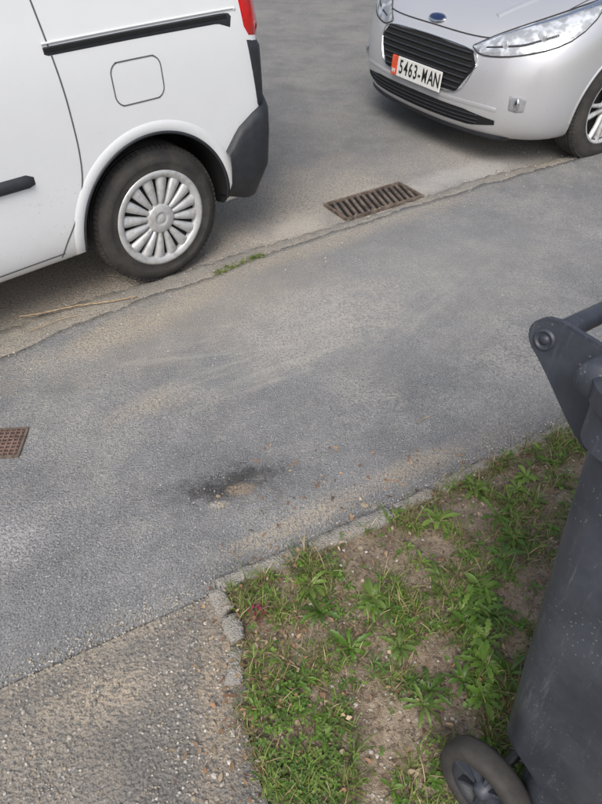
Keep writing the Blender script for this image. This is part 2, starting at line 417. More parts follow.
patch('front_lip',cbv,fr,[(-.66,.200),(0,.194),(.66,.200)],[(-.66,.178),(0,.173),(.66,.178)],36,3,.018,M_black,car)
ribbon('bumper_crease',cbv,fr,[(-.60,.345),(-.45,.350),(0,.345),(.45,.350),(.60,.345)],.034,.003,M_silver,car,round_=True)
ribbon('bonnet_shut_line',cbv,fr,[(-.74,.815),(-.55,.715),(-.42,.672),(0,.668),(.42,.672),(.55,.715),(.74,.815)],.006,.0012,M_seam,car)
def hlmat():
    n=NT('headlight_reflector'); c=n.mix(n.ramp(n.noise(14,2,.6),.4,.6),(.42,.43,.45),(.80,.82,.85)); return n.done(c,.28,.4,n.bump(n.noise(30,1),.4,.01))
M_hl=hlmat()
M_lens=NT('headlight_lens').done((.93,.95,.97),.03,0,None,Transmission_Weight=1.0,IOR=1.2)
M_fog=simple('fog_recess',(.34,.35,.37),.4,.3)
for sg in(1,-1):
    hr=cyl_ray(-.62,sg*.25,.35)
    A=lambda a:sg*a
    T=[(A(12),.715),(A(26),.795),(A(44),.867),(A(66),.930),(A(84),.965)]
    B=[(A(12),.703),(A(20),.672),(A(40),.690),(A(62),.765),(A(84),.955)]
    patch('headlight_housing',cbv,hr,T,B,30,10,.0025,M_hl,car,edge=False)
    patch('headlight_bezel',cbv,hr,[(A(18),.718),(A(40),.75),(A(58),.81)],[(A(18),.708),(A(40),.732),(A(58),.79)],14,5,.005,M_black,car)
    ribbon('headlight_edge',cbv,hr,T+B[::-1]+[T[0]],.008,.004,M_seam,car,4)
    for a_,z_,r_ in((30,.735,.034),(48,.785,.040)):
        h=hit(cbv,hr,A(a_),z_,.0)
        bm=bmesh.new(); bmesh.ops.create_uvsphere(bm,u_segments=20,v_segments=12,radius=r_)
        bmesh.ops.transform(bm,matrix=Matrix.Translation(h)@Matrix.Diagonal((.3,.8,.8,1)),verts=bm.verts); bm_obj('headlight_bulb',bm,M_hl,car,True)
    patch('headlight_glass',cbv,hr,T,B,30,10,.010,M_lens,car)
    patch('fog_lamp_recess',cbv,fr,[(sg*.650,.435),(sg*.70,.440),(sg*.735,.425)],[(sg*.655,.350),(sg*.70,.343),(sg*.73,.352)],10,8,.003,M_fog,car)
    h=hit(cbv,fr,sg*.693,.393,.004)
    bm=bmesh.new(); bmesh.ops.create_uvsphere(bm,u_segments=24,v_segments=12,radius=.030)
    bmesh.ops.transform(bm,matrix=Matrix.Translation(h)@Matrix.Diagonal((.4,.65,1.1,1)),verts=bm.verts); bm_obj('fog_lamp',bm,M_chrome,car,True)
    s_=side_ray(sg)
    ribbon('arch_lip',cbv,s_,[(-.80+.352*math.cos(a),.312+.352*math.sin(a)) for a in np.linspace(-.1,math.pi+.1,30)],.02,.005,M_silver,car,2,round_=True)
    patch('side_windows',cbv,s_,[(-1.75,1.36),(-2.4,1.46),(-3.4,1.44),(-3.7,1.35)],[(-1.15,1.09),(-2.4,1.10),(-3.4,1.12),(-3.75,1.14)],30,10,.003,M_glass,car)
    ribbon('door_gap',cbv,s_,[(-1.22,.25),(-1.22,.6),(-1.22,.95)],.007,.0012,M_seam,car)
    ribbon('bonnet_side_gap',cbv,top_ray,[(-.33,sg*.66),(-.6,sg*.70),(-.9,sg*.70),(-1.05,sg*.68)],.006,.0015,M_seam,car)
    ribbon('bonnet_crease',cbv,top_ray,[(-.22,sg*.36),(-.5,sg*.46),(-1.0,sg*.54)],.06,.004,M_silver,car,round_=True)
patch('windscreen',cbv,fr,[(-.5,1.46),(0,1.49),(.5,1.46)],[(-.60,1.04),(0,1.02),(.60,1.04)],20,14,.004,M_glass,car)
h=hit(cbv,fr,0,.695,.006); h2=hit(cbv,fr,0,.72,.006); tl=math.atan2(h2.z-h.z,h.x-h2.x)
bm=bmesh.new(); bmesh.ops.create_uvsphere(bm,u_segments=32,v_segments=12,radius=1)
Mt=Matrix.Translation(h)@Matrix.Rotation(-(math.pi/2-tl),4,'Y')
bm2=bm.copy()
bmesh.ops.transform(bm,matrix=Mt@Matrix.Diagonal((.010,.072,.032,1)),verts=bm.verts); bm_obj('badge_rim',bm,M_chrome,car,True)
bmesh.ops.transform(bm2,matrix=Mt@Matrix.Translation((.003,0,0))@Matrix.Diagonal((.011,.063,.025,1)),verts=bm2.verts)
bm_obj('badge_oval',bm2,simple('badge_blue',(.01,.02,.08),.2,Coat_Weight=1.0),car,True)
PL=empty('number_plate',(.020,0,.420),(0,math.radians(-4),0)); PL.parent=car
M_pl=simple('plate_white',(.74,.74,.72),.35,var=.04); M_or=simple('plate_band',(.70,.10,.04),.35)
bm=bmesh.new(); box_bm(bm,(0,.035,0),(.008,.410,.112),None,.003); bm_obj('plate',bm,M_pl,PL)
bm=bmesh.new(); box_bm(bm,(0.0005,-.198,0),(.009,.056,.111),None,.003); bm_obj('plate_band',bm,M_or,PL)
M_tx=simple('plate_text_black',(.015,.015,.015),.5)
def text(s,size,y,z,parent,mat,nm,off=.0,sx=1.0):
    cu=bpy.data.curves.new(nm,'FONT'); cu.body=s; cu.size=size; cu.extrude=.001; cu.offset=off; cu.align_x='CENTER'; cu.align_y='CENTER'
    o=bpy.data.objects.new(nm+'_tmp',cu); scn.collection.objects.link(o); bpy.context.view_layer.update()
    me=bpy.data.meshes.new_from_object(o.evaluated_get(bpy.context.evaluated_depsgraph_get())); bpy.data.objects.remove(o)
    me.transform(Matrix(((0,0,1,.0055),(sx,0,0,y),(0,1,0,z),(0,0,0,1)))); me.materials.clear(); me.materials.append(mat)
    o=bpy.data.objects.new(nm,me); scn.collection.objects.link(o); o.parent=parent
for i,ch in enumerate('5463-MAN'):
    wx=[-.140,-.094,-.048,-.002,.036,.084,.141,.194][i]
    text(ch,.108,wx+.012,0.0,PL,M_tx,'plate_character',.0002 if ch=='M' else .0010,.56 if ch=='M' else .68)
text('IM',.03,-.198,-.03,PL,M_pl,'band_text',.0005)

# ------------------------------------------------------------------ WHEELIE BIN
binE=empty('wheelie_bin',(0,0,0),(0,0,0))
binE.matrix_world=Matrix.Translation((.508,.573,0))@Matrix.Rotation(math.radians(128),4,'Z')@Matrix.Rotation(math.radians(3.8),4,'Y')@Matrix.Rotation(math.radians(6.6),4,'X')
def binmat():
    n=NT('bin_plastic'); c=n.mix(n.ramp(n.noise(7,5,.7),.35,.7),(.034,.039,.053),(.058,.066,.084))
    m=n.noise(13,3)
    sp=n.math('MULTIPLY',n.ramp(n.vor(120),.20,.08),n.ramp(m,.45,.62))
    c=n.mix(n.math('MULTIPLY',sp,.6),c,(.32,.31,.29))
    sc=n.ramp(n.noise(1,5,.8,co=n.mapping((0,0,0),0,(.015,.015,.3))),.55,.70); c=n.mix(n.math('MULTIPLY',sc,.4),c,(.15,.16,.175))
    return n.done(c,n.ramp(m,.3,.7,.40,.58),0,n.bump(n.noise(350,1),.12,.001))
M_bin=binmat()
def rrect(x0,x1,w,r,z,n=8):
    P=[]
    for cx,cy,a0 in((x0-r,w-r,0),(x1+r,w-r,90),(x1+r,-w+r,180),(x0-r,-w+r,270)):
        for k in range(n+1):
            a=math.radians(a0+90*k/n); P.append((cx+r*math.cos(a),cy+r*math.sin(a),z))
    return P
sec=[(-.13,-.50,.205,.05,.035),(-.11,-.52,.222,.05,.05),(-.10,-.525,.228,.05,.20),(-.045,-.55,.235,.05,.24),(-.03,-.57,.25,.05,.45),(-.01,-.60,.268,.05,.75),(.0,-.62,.280,.05,.925),
     (.012,-.632,.292,.055,.930),(.014,-.634,.294,.055,.995),(.008,-.628,.288,.055,1.0)]
V=[];
for x0,x1,w,r,z in sec: V+=rrect(x0,x1,w,r,z)
n=36; F=grid_faces(n,len(sec),True); F.append(tuple(range(n))[::-1])
F.append(tuple((len(sec)-1)*n+k for k in range(n)))
o=mesh_obj('bin_body',V,F,M_bin,binE); o.data.set_sharp_from_angle(angle=math.radians(35))
V=[]
ls=[(.018,-.65,.300,.06,.985),(.020,-.655,.303,.06,1.012),(.012,-.645,.295,.06,1.024),(-.06,-.56,.23,.06,1.050),(-.15,-.45,.13,.06,1.058)]
for x0,x1,w,r,z in ls:
    V+=rrect(x0,x1,w,r,z)
F=grid_faces(n,len(ls),True); F.append(tuple(range(n))[::-1]); F.append(tuple((len(ls)-1)*n+k for k in range(n)))
o=mesh_obj('lid',V,F,M_bin,binE); o.data.set_sharp_from_angle(angle=math.radians(35))
for sg in(1,-1):
    y=sg*.205
    prof=[(-.01,1.012),(.05,1.020),(.10,1.026),(.122,1.022),(.137,1.008),(.140,.992),(.132,.976),(.115,.963),(.085,.935),(.05,.900),(.02,.875),(-.01,.865)]
    bm=bmesh.new(); vs=[bm.verts.new((x,y-.007,z)) for x,z in prof]; f=bm.faces.new(vs)
    r=bmesh.ops.extrude_face_region(bm,geom=[f]); bmesh.ops.translate(bm,verts=[v for v in r['geom'] if isinstance(v,bmesh.types.BMVert)],vec=(0,.014,0))
    bmesh.ops.recalc_face_normals(bm,faces=bm.faces)
    bmesh.ops.bevel(bm,geom=bm.edges[:],offset=.003,segments=2,affect='EDGES')
    bm_obj('handle_bracket',bm,M_bin,binE)
    lathe('pivot_boss',[(0,.011),(.006,.011),(.0065,.008),(.011,.008),(.0115,.011),(.014,.011),(.016,.004)],M_bin,binE,(.112,y,.994),32,sg)
    lathe('lid_hinge',[(0,.02),(.020,.019),(.024,.014),(.024,-.016),(.020,-.02),(0,-.02)],M_bin,binE,(.012,sg*.255,1.005),28,sg)
tube('handle_bar',[(.112,y,.994) for y in np.linspace(-.205,.205,9)],.015,M_bin,binE,20)
tube('lid_grip',[(.035,y,1.035) for y in np.linspace(-.17,.17,9)],.011,M_bin,binE,16)
for sg in(1,-1):
    c=(-.075,sg*.255,.095)
    lathe('wheel_tyre',[(.066,.018),(.070,.024),(.086,.025),(.094,.021),(.0975,.012),(.0975,-.012),(.094,-.021),(.07,-.024),(.066,-.02)],M_rubber,binE,c,64,sg)
    lathe('wheel_hub',[(0,.022),(.012,.022),(.014,.016),(.018,.012),(.020,-.005)],M_bin,binE,c,32,sg)
    lathe('wheel_disc',[(.018,-.006),(.067,-.006),(.067,.018)],M_black,binE,c,48,sg)
    bm=bmesh.new()
    for k in range(8):
        box_bm(bm,(0,0,0),(.05,.016,.006),Matrix.Rotation(k*math.pi/4,4,'Y')@Matrix.Translation((.042,sg*.002,0)))
    bmesh.ops.translate(bm,verts=bm.verts,vec=c); bm_obj('wheel_spokes',bm,M_bin,binE)
tube('axle',[(-.075,-.25,.095),(-.075,.25,.095)],.010,M_black,binE)

# ------------------------------------------------------------------ GROUND LAYERS
def poly_sheet(name,pts,z,mat):
    bm=bmesh.new(); f=bm.faces.new([bm.verts.new((x,y,z)) for x,y in pts]); bm.normal_update()
    if f.normal.z<0: f.normal_flip()
    return bm_obj(name,bm,mat)
kerb=[(-14.,-7.7),(-6.,-1.9),(-2.6,.60),(-1.75,1.36),(-1.162,1.875),(-.910,2.092),(-.618,2.315),(-.394,2.481),(-.054,2.730),(.413,3.035),(.891,3.350),(1.424,3.653),(1.893,3.932),(2.7,4.38),(6,6.1),(16,11.3)]
K=[p for p in smooth_path(kerb,12)]
inner=[(-14,-6.35),(-.717,.620),(-.23,.871),(.249,1.117),(.607,1.326),(1.0,1.53),(2,2.05),(16,9.3)]
SAND=(.43,.375,.295)
M_road=asphalt('road_asphalt',(.145,.144,.142),(.27,.267,.262),(.38,.35,.31),fine=170,dustamt=.5,pale=.8,
  masks=[('s',(-1.2,2.45,1.5,.75,40,.4,0,.5),(.40,.34,.265),.95),('s',(-.1,3.20,1.1,.60,38,.45,0,.7),(.42,.375,.31),.9),('s',(1.2,4.0,1.0,.45,31,.45,0,.7),(.42,.39,.35),.8),
         ('b',(1.05,3.68,.80,.17,31,.4,0,.8),(.48,.465,.44),.55),('b',(-.02,2.98,.30,.17,40,.5,0,.8),(.50,.46,.40),.55),('b',(.45,3.28,.42,.22,33,.35,0,.6),(.45,.42,.38),.5)])
M_path=asphalt('footpath_asphalt',(.120,.124,.132),(.260,.266,.276),(.42,.40,.365),fine=230,dustamt=.7,pale=.95,
  streak=[(28,.9,.05,(-.15,1.95,.9,.50,30,.4,0,.9),.45),(8,.9,.045,(-.25,1.9,.7,.40,20,.4,0,.9),.35),(50,.8,.05,(.45,2.2,.8,.5,40,.4,0,.9),.25)],
  masks=[('b',(.45,2.45,1.5,.75,32,.25,0,.9),(.36,.355,.34),.32),('b',(-.35,2.20,.95,.32,38,.35,0,.9),SAND,.28),
         ('s',(-.53,1.60,.22,.09,35,.6,0,.9),SAND,.65),('s',(.1,2.1,.75,.34,35,.8,0,.9),(.45,.425,.385),.7),
         ('s',(-.7,2.05,.75,.13,40,.5,0,.8),SAND,.85),('s',(.10,2.76,1.7,.12,33,.55,0,.9),SAND,.8),
         ('s',(.35,1.30,.5,.06,27,.6,0,.9),(.42,.35,.26),.6),('s',(-.02,1.08,.3,.045,27,.5,0,.8),(.42,.35,.26),.6),
         ('s',(-.21,1.24,.28,.14,20,.55,1,.95),(.05,.05,.052),.85),
         ('b',(-.19,1.255,.14,.065,22,.55,1,.9),(.035,.034,.034),.75),('b',(-.27,1.205,.12,.06,-10,.55,1,.9),(.035,.034,.034),.7),
         ('s',(-.185,1.215,.055,.032,15,.5,1,.6),(.30,.23,.16),.9),('s',(-.25,1.155,.045,.018,10,.5,1,.6),(.46,.42,.36),.8),
         ('s',(-.90,1.02,.25,.14,20,1.0,0,.9),(.50,.49,.48),.6)])
M_drive=asphalt('driveway_asphalt',(.105,.102,.097),(.225,.214,.198),(.38,.325,.26),fine=160,dustamt=.7,pale=.95,
  masks=[('s',(-.47,.60,.22,.10,20,.6,0,.9),(.47,.395,.30),.7),('s',(-.2,.6,.08,.35,5,.6,0,.8),(.37,.30,.22),.8),('s',(-.5,.72,.5,.05,28,.6,0,.8),(.38,.33,.26),.7)])
M_kerb=asphalt('kerb_concrete',(.21,.20,.18),(.36,.34,.31),(.43,.38,.31),fine=190,dustamt=.85,pale=.6)
M_edge=asphalt('edging_concrete',(.25,.235,.215),(.40,.385,.355),(.30,.25,.19),fine=260,dustamt=.6,pale=.6)
M_ground=simple('ground_earth',(.10,.11,.05),.95,var=.4,ns=3,bump=.5,bs=30)
poly_sheet('ground',[(-300,-300),(300,-300),(300,300),(-300,300)],-.05,M_ground)
rd=[tuple(p) for p in K]
poly_sheet('road',rd+[(14,22),(0,15.5),(-10,9.6),(-22,2.0)],-.03,M_road)
V=[];Ki=[lerp_poly(K,t) for t in np.linspace(0,1,900)]
for p in Ki:
    e=noise.noise(Vector((p[0]*5,p[1]*5,0)))*.030+noise.noise(Vector((p[0]*31,p[1]*31,0)))*.010
    V.append((p[0]+.55*e,p[1]-.8*e,-.0025))
Ii=[lerp_poly(inner,t) for t in np.linspace(0,1,900)]
n=900; W=[]
for i in range(n): W.append((V[i][0],V[i][1],-.045))
W+= [(v[0],v[1],-.0035) for v in V]
for k in (.03,.25,.5,.75,1):
    for i in range(n):
        a=V[i];b=Ii[i]; x,y=a[0]+(b[0]-a[0])*k,a[1]+(b[1]-a[1])*k
        z=0.006*noise.noise(Vector((x*1.5,y*1.5,3))); W.append((x,y,z if .04<k<1 else (-.001 if k==1 else .0005+.004*noise.noise(Vector((x*6,y*6,3))))))
for i in range(n): W.append((Ii[i][0],Ii[i][1],-.045))
mesh_obj('footpath',W,grid_faces(n,8),M_path)
poly_sheet('driveway',[(-14,-6.4),(-.717,.612),(-.225,.866),(-.12,.70),(-.13,.55),(-.09,.42),(-.03,.30),(.1,-3),(-3,-8)],-.006,M_drive)
Kd=[lerp_poly(K,t) for t in np.linspace(.25,.75,1400)]; V=[]
for i,p in enumerate(Kd):
    q=Kd[min(i+1,1399)]-Kd[max(i-1,0)]; q/=np.linalg.norm(q); nr=np.array((-q[1],q[0]))
    wd=np.interp(p[0],[-1.3,-.3,.1,1.0],[.19,.13,.065,.085])
    wd*=1+.3*noise.noise(Vector((p[0]*3,p[1]*3,7)))
    for u,z in((-.07,-.012),(-.03,-.0045),(0,-.0030),(.012,-.004),(.35*wd,-.007),(.65*wd,-.011),(wd,-.021),(wd+.012,-.036)):
        nz=noise.noise(Vector((p[0]*22,p[1]*22,u*30)))*.005+noise.noise(Vector((p[0]*70,p[1]*70,u*90)))*.003
        V.append((p[0]+nr[0]*(u+nz*2.5),p[1]+nr[1]*(u+nz*2.5),z+nz*.6))
mesh_obj('kerb',V,grid_faces(8,1400),M_kerb)

def edging(bm,p,q,w,h,z=0):
    p=np.array(p);q=np.array(q);L=np.linalg.norm(q-p);d=(q-p)/L;nn=np.array((-d[1],d[0]));m=max(3,int(L/.010))
    rows=[]
    for i in range(m+1):
        c=p+(q-p)*i/m; r=[]
        for k,(u,zz) in enumerate(((-1,-.02),(-1,h*.7),(-.75,h),(-.25,h*1.02),(.25,h*1.02),(.75,h),(1,h*.7),(1,-.02))):
            nv=Vector((c[0]*38,c[1]*38,k*1.7)); e=noise.noise(nv)*.011; e2=noise.noise(nv*1.8+Vector((9,3,1)))*.006
            r.append(bm.verts.new((c[0]+nn[0]*(u*w/2+e),c[1]+nn[1]*(u*w/2+e),z+zz+e2)))
        rows.append(r)
    for i in range(m):
        for k in range(7): bm.faces.new((rows[i][k],rows[i][k+1],rows[i+1][k+1],rows[i+1][k]))
    bm.faces.new(rows[0]); bm.faces.new(rows[-1][::-1])
bm=bmesh.new()
edging(bm,(-.222,.872),(.02,.990),.046,.022); edging(bm,(.028,.994),(.262,1.116),.046,.021)
edging(bm,(.285,1.130),(.40,1.195),.038,.015); edging(bm,(.43,1.215),(.60,1.318),.036,.013); edging(bm,(.62,1.33),(1.6,1.86),.036,.008)
edging(bm,(-.226,.862),(-.190,.800),.044,.024); edging(bm,(-.186,.79),(-.155,.725),.042,.018); edging(bm,(-.155,.71),(-.160,.62),.035,.006)
bmesh.ops.recalc_face_normals(bm,faces=bm.faces); bm_obj('edging_kerb',bm,M_edge,None,True)

vx=[(-.205,.858),(.02,.985),(.26,1.105),(.43,1.205),(.60,1.31),(1.0,1.52),(2.5,2.32),(2.5,-2.5),(.05,-2.5),(-.03,.30),(-.085,.42),(-.135,.57),(-.125,.71),(-.17,.80)]
def inside(x,y,P=vx):
    c=False;j=len(P)-1
    for i in range(len(P)):
        if (P[i][1]>y)!=(P[j][1]>y) and x<(P[j][0]-P[i][0])*(y-P[i][1])/(P[j][1]-P[i][1])+P[i][0]: c=not c
        j=i
    return c
VXa=[(P[0],P[1],Q[0]-P[0],Q[1]-P[1]) for P,Q in zip(vx,vx[1:]+vx[:1])]
def edist(x,y):
    d=9
    for ax,ay,bx,by in VXa:
        t=((x-ax)*bx+(y-ay)*by)/(bx*bx+by*by); t=0 if t<0 else 1 if t>1 else t
        e=math.hypot(x-ax-bx*t,y-ay-by*t)
        if e<d: d=e
    return d
def soilz(x,y,d=None):
    if d is None: d=edist(x,y)
    return -.004+min(1,d/.12)*.018+.012*noise.noise(Vector((x*7,y*7,1)))*min(1,d/.05)+.005*noise.noise(Vector((x*35,y*35,2)))+.003*noise.noise(Vector((x*80,y*80,2)))
n1=NT('verge_soil'); c=n1.mix(n1.ramp(n1.noise(14,6,.72),.3,.7),(.21,.155,.11),(.47,.38,.28))
sk_=n1.noise(150,3,.8)
c=n1.mix(n1.math('MULTIPLY',n1.ramp(sk_,.5,.68),.7),c,(.54,.46,.37)); c=n1.mix(n1.math('MULTIPLY',n1.ramp(n1.noise(80,2),.48,.34),.65),c,(.08,.055,.038))
M_soil=n1.done(c,.95,0,n1.bump(sk_,1.0,.012))
bm=bmesh.new(); st=.010; xs=np.arange(-.25,1.3,st); ys=np.arange(.2,1.75,st); vm={}
def gv(x,y):
    k=(round(x,4),round(y,4))
    if k not in vm: vm[k]=bm.verts.new((x,y,soilz(x,y)))
    return vm[k]
for x in xs:
    for y in ys:
        if inside(x+st/2,y+st/2): bm.faces.new((gv(x,y),gv(x+st,y),gv(x+st,y+st),gv(x,y+st)))
f=bm.faces.new([bm.verts.new((x,y,-.004)) for x,y in [(.0,.215),(1.28,.215),(1.28,1.65),(2.5,2.32),(2.5,-2.5),(.05,-2.5)]])
bm.normal_update()
for f in bm.faces:
    if f.normal.z<0: f.normal_flip()
bm_obj('grass_verge',bm,M_soil,None,True)

# ------------------------------------------------------------------ VEGETATION
def foliage_mat(name,trans=.25,rough=.55):
    n=NT(name); a=n.t.nodes.new('ShaderNodeAttribute'); a.attribute_name='Col'; c=a.outputs['Color']
    n.done(c,rough)
    t=n.t.nodes.new('ShaderNodeBsdfTranslucent'); n.L(c,t.inputs[0]); m=n.t.nodes.new('ShaderNodeMixShader'); m.inputs[0].default_value=trans
    n.t.links.new(n.b.outputs[0],m.inputs[1]); n.t.links.new(t.outputs[0],m.inputs[2]); n.t.links.new(m.outputs[0],n.out.inputs[0]); return n.m
M_grass=foliage_mat('grass_blades'); M_leaf=foliage_mat('weed_leaves',.2,.45); M_dry=foliage_mat('dry_leaves',.05,.8)
class Acc:
    def __init__(s): s.V=[];s.F=[];s.C=[]
    def add(s,v,f,c):
        b=len(s.V); s.V+=v; s.F+=[tuple(i+b for i in q) for q in f]; s.C+=[(*c,1)]*len(v)
    def make(s,name,mat,smooth=True):
        o=mesh_obj(name,s.V,s.F,mat,None,smooth); a=o.data.color_attributes.new('Col','FLOAT_COLOR','POINT')
        a.data.foreach_set('color',np.array(s.C,dtype=np.float32).ravel()); return o
bare=[(.15,.965,.085,.052),(.2266,.541,.080,.055),(.33,.68,.055,.06),(.498,1.10,.07,.055),(.02,.60,.025,.02),(.34,.53,.05,.04),(.36,.98,.05,.035),(.14,.48,.02,.04),(.08,1.0,.05,.02),(.30,.88,.035,.03),(.60,1.24,.05,.02),(.24,1.04,.05,.03)]
def dens(x,y):
    d=.46+1.35*noise.noise(Vector((x*9,y*9,5)))+.7*noise.noise(Vector((x*25,y*25,8)))
    for bx,by,rx,ry in bare:
        q=((x-bx)/rx)**2+((y-by)/ry)**2
        if q<2.2: d-= 1.7*(1-q/2.2)
    return d
G=Acc()
def blade(x,y,L,w,ang,lean,col,z0=None):
    z=soilz(x,y,.12) if z0 is None else z0
    dx,dy=math.cos(ang),math.sin(ang); px,py=-dy,dx; V=[]
    a=lean*.3; cx,cy,cz=x,y,z-.003
    for k,(ww) in enumerate((1,.9,.65)):
        V+= [(cx+px*w*ww/2,cy+py*w*ww/2,cz),(cx-px*w*ww/2,cy-py*w*ww/2,cz)]
        s=L/3; cx+=dx*math.sin(a)*s; cy+=dy*math.sin(a)*s; cz+=math.cos(a)*s; a+=lean*.55
    V.append((cx,cy,cz)); G.add(V,[(0,1,3,2),(2,3,5,4),(4,5,6)],col)
greens=[(.11,.18,.03),(.17,.25,.04),(.08,.14,.025),(.22,.28,.06),(.13,.20,.04),(.21,.24,.07)]; straw=[(.50,.41,.24),(.38,.30,.17),(.30,.24,.13),(.24,.16,.09)]
for k in range(7600):
    x=random.uniform(-.2,1.25); y=random.uniform(.25,1.7)
    if x>.62+.55*(y-.3) or not inside(x,y): continue
    if random.random()>dens(x,y): continue
    base=random.choice(greens); nb_=random.randint(5,12); tall=random.random()<.22
    for j in range(nb_):
        a=random.uniform(0,6.3); r=abs(random.gauss(0,.012))
        bx,by=x+r*math.cos(a),y+r*math.sin(a)
        if not inside(bx,by) : continue
        c=random.choice(straw) if random.random()<.27 else base
        f=random.uniform(.6,1.4); c=[q*f for q in c]
        blade(bx,by,random.uniform(.02,.058)*(1.6 if tall else 1),random.uniform(.0014,.0032),a+random.gauss(0,.5),random.uniform(.5,2.0),c)
for k in range(7500):
    x=random.uniform(-.2,1.0); y=random.uniform(.28,1.5)
    if not inside(x,y): continue
    if dens(x,y)<-.3 and random.random()<.75: continue
    f=random.uniform(.5,1.1); blade(x,y,random.uniform(.015,.045),random.uniform(.0010,.0024),random.uniform(0,6.3),random.uniform(2.0,3.4),[q*f for q in random.choice(straw)],soilz(x,y,.12)+.003)
for k in range(2200):
    t=random.random()**.8; p=lerp_poly([(-.21,.86),(.26,1.11),(.60,1.315),(1.1,1.58)],t) if random.random()<.8 else lerp_poly([(-.2,.84),(-.13,.70),(-.14,.57),(-.07,.40)],t)
    x,y=p[0]+random.gauss(0,.014)+.006,p[1]+random.gauss(0,.014)-.012
    if noise.noise(Vector((x*14,y*14,4)))<-.1: continue
    c=random.choice(straw if random.random()<.6 else greens); f=random.uniform(.6,1.2)
    blade(x,y,random.uniform(.02,.055),random.uniform(.001,.0024),random.uniform(0,6.3),random.uniform(1.1,2.3),[q*f for q in c],.004)
for k in range(1300):
    t=random.uniform(-1,1); x,y=-.285+.10*t+random.gauss(0,.011),2.555+.078*t+random.gauss(0,.011)
    if k>1100: tt=random.choice((.42,.445,.40,.385)); p=lerp_poly(K,tt); x,y=p[0]-.05+random.gauss(0,.02),p[1]+.07+random.gauss(0,.02)
    elif noise.noise(Vector((x*30,y*30,0)))<-.1: continue
    c=random.choice(greens+straw[:1]); blade(x,y,random.uniform(.01,.038),.0032,random.uniform(0,6.3),random.uniform(.8,2),c,-.008)
G.make('grass',M_grass)
G=Acc()
for k in range(9000):
    x=random.uniform(.1,2.4);y=random.uniform(-1.5,2.2)
    if not inside(x,y) or (x<=.62+.55*(y-.3) and y>.25): continue
    c=[q*random.uniform(.7,1.3) for q in random.choice(greens+straw[:1])]
    blade(x,y,random.uniform(.03,.07),.004,random.uniform(0,6.3),random.uniform(.5,1.8),c,.002)
G.make('grass.001',M_grass)
Wd=Acc()
def leaf(A,x,y,z,ang,L,w,lift,droop,col,tooth=0,n=9,roll=0):
    dx,dy=math.cos(ang),math.sin(ang);px,py=-dy,dx;V=[];a=lift;cx,cy,cz=x,y,z
    for k in range(n+1):
        t=k/n; ww=w*(math.sin(math.pi*min(1,t*.93+.04))**.7)*(.35+.75*t) if t<1 else .0005
        if tooth and k%2==0: ww*=1-tooth
        V+=[(cx+px*ww/2,cy+py*ww/2,cz+.18*ww+roll*ww),(cx,cy,cz),(cx-px*ww/2,cy-py*ww/2,cz+.18*ww-roll*ww)]
        s=L/n; cx+=dx*math.cos(a)*s;cy+=dy*math.cos(a)*s;cz=max(cz+math.sin(a)*s,z-.01);a-=droop/n
    F=[]
    for k in range(n):
        b=k*3; F+=[(b,b+1,b+4,b+3),(b+1,b+2,b+5,b+4)]
    A.add(V,F,col)
lg=[(.10,.20,.025),(.13,.24,.035),(.08,.155,.025),(.16,.25,.045),(.12,.19,.04)]
def rosette(x,y,n,L,w,tooth,z=None,c0=None):
    zz=soilz(x,y,.12)+.006 if z is None else z; c0=c0 or random.choice(lg)
    for k in range(n):
        a=k*2.4+random.uniform(-.3,.3); f=random.uniform(.7,1.25)
        leaf(Wd,x,y,zz,a,L*random.uniform(.6,1.1),w*random.uniform(.8,1.2),random.uniform(.35,1.1),random.uniform(.9,1.8),[q*f for q in c0],tooth,10,random.uniform(-.2,.2))
big=[(.444,.827),(.41,.80),(.48,.86),(.50,.79),(.455,.72),(.44,.66),(.49,.635),(.22,.80),(.26,.76),(.185,.83),(.55,.95),(.60,1.02),(.62,1.15),(.30,.60),(.28,.565),(.02,.87),(.05,.80),(.37,.90),(.53,1.2),(.70,1.25),(.12,.70),(.43,.84),(.47,.80),(.38,.62),(.24,.70),(.57,1.10),(.66,1.20),(.42,.58),(.40,1.08),(.46,.80),(.43,.80),(.49,.83),(.42,.76)]
for i,(x,y) in enumerate(big):
    if inside(x,y): rosette(x,y,random.randint(9,15),random.choice((.05,.06,.07)),random.choice((.014,.018,.022)),random.choice((.0,.35,.5)))
for k in range(420):
    x=random.uniform(-.15,1.0);y=random.uniform(.33,1.5)
    if inside(x,y) and dens(x,y)>.1: rosette(x,y,random.randint(4,8),random.uniform(.018,.040),random.uniform(.006,.013),random.choice((0,.3)))
for k in range(1800):
    if random.random()<.35: x=random.gauss(.0,.06);y=random.gauss(.47,.09)
    else: x=random.uniform(-.15,1.0);y=random.uniform(.33,1.45)
    if not inside(x,y) or edist(x,y)<.004: continue
    if dens(x,y)<.1 and random.random()<.85: continue
    f=random.uniform(.6,1.3); c=[q*f for q in random.choice(lg)]; z=soilz(x,y,.12)+random.uniform(.003,.02)
    for j in range(3):
        leaf(Wd,x,y,z,j*2.09+random.uniform(-.3,.3),random.uniform(.006,.012),random.uniform(.006,.011),random.uniform(-.1,.5),.5,c,0,4)
for k in range(40):
    x=-.115+random.gauss(0,.012);y=.80+random.gauss(0,.010); leaf(Wd,x,y,.012+random.random()*.025,random.uniform(0,6.3),.016,.010,.4,.6,(.24,.035,.08) if k%2 else (.15,.12,.05),0,4)
Wd.make('weeds',M_leaf)
D=Acc(); dc=[(.28,.16,.09),(.36,.24,.14),(.20,.11,.07),(.42,.33,.22)]
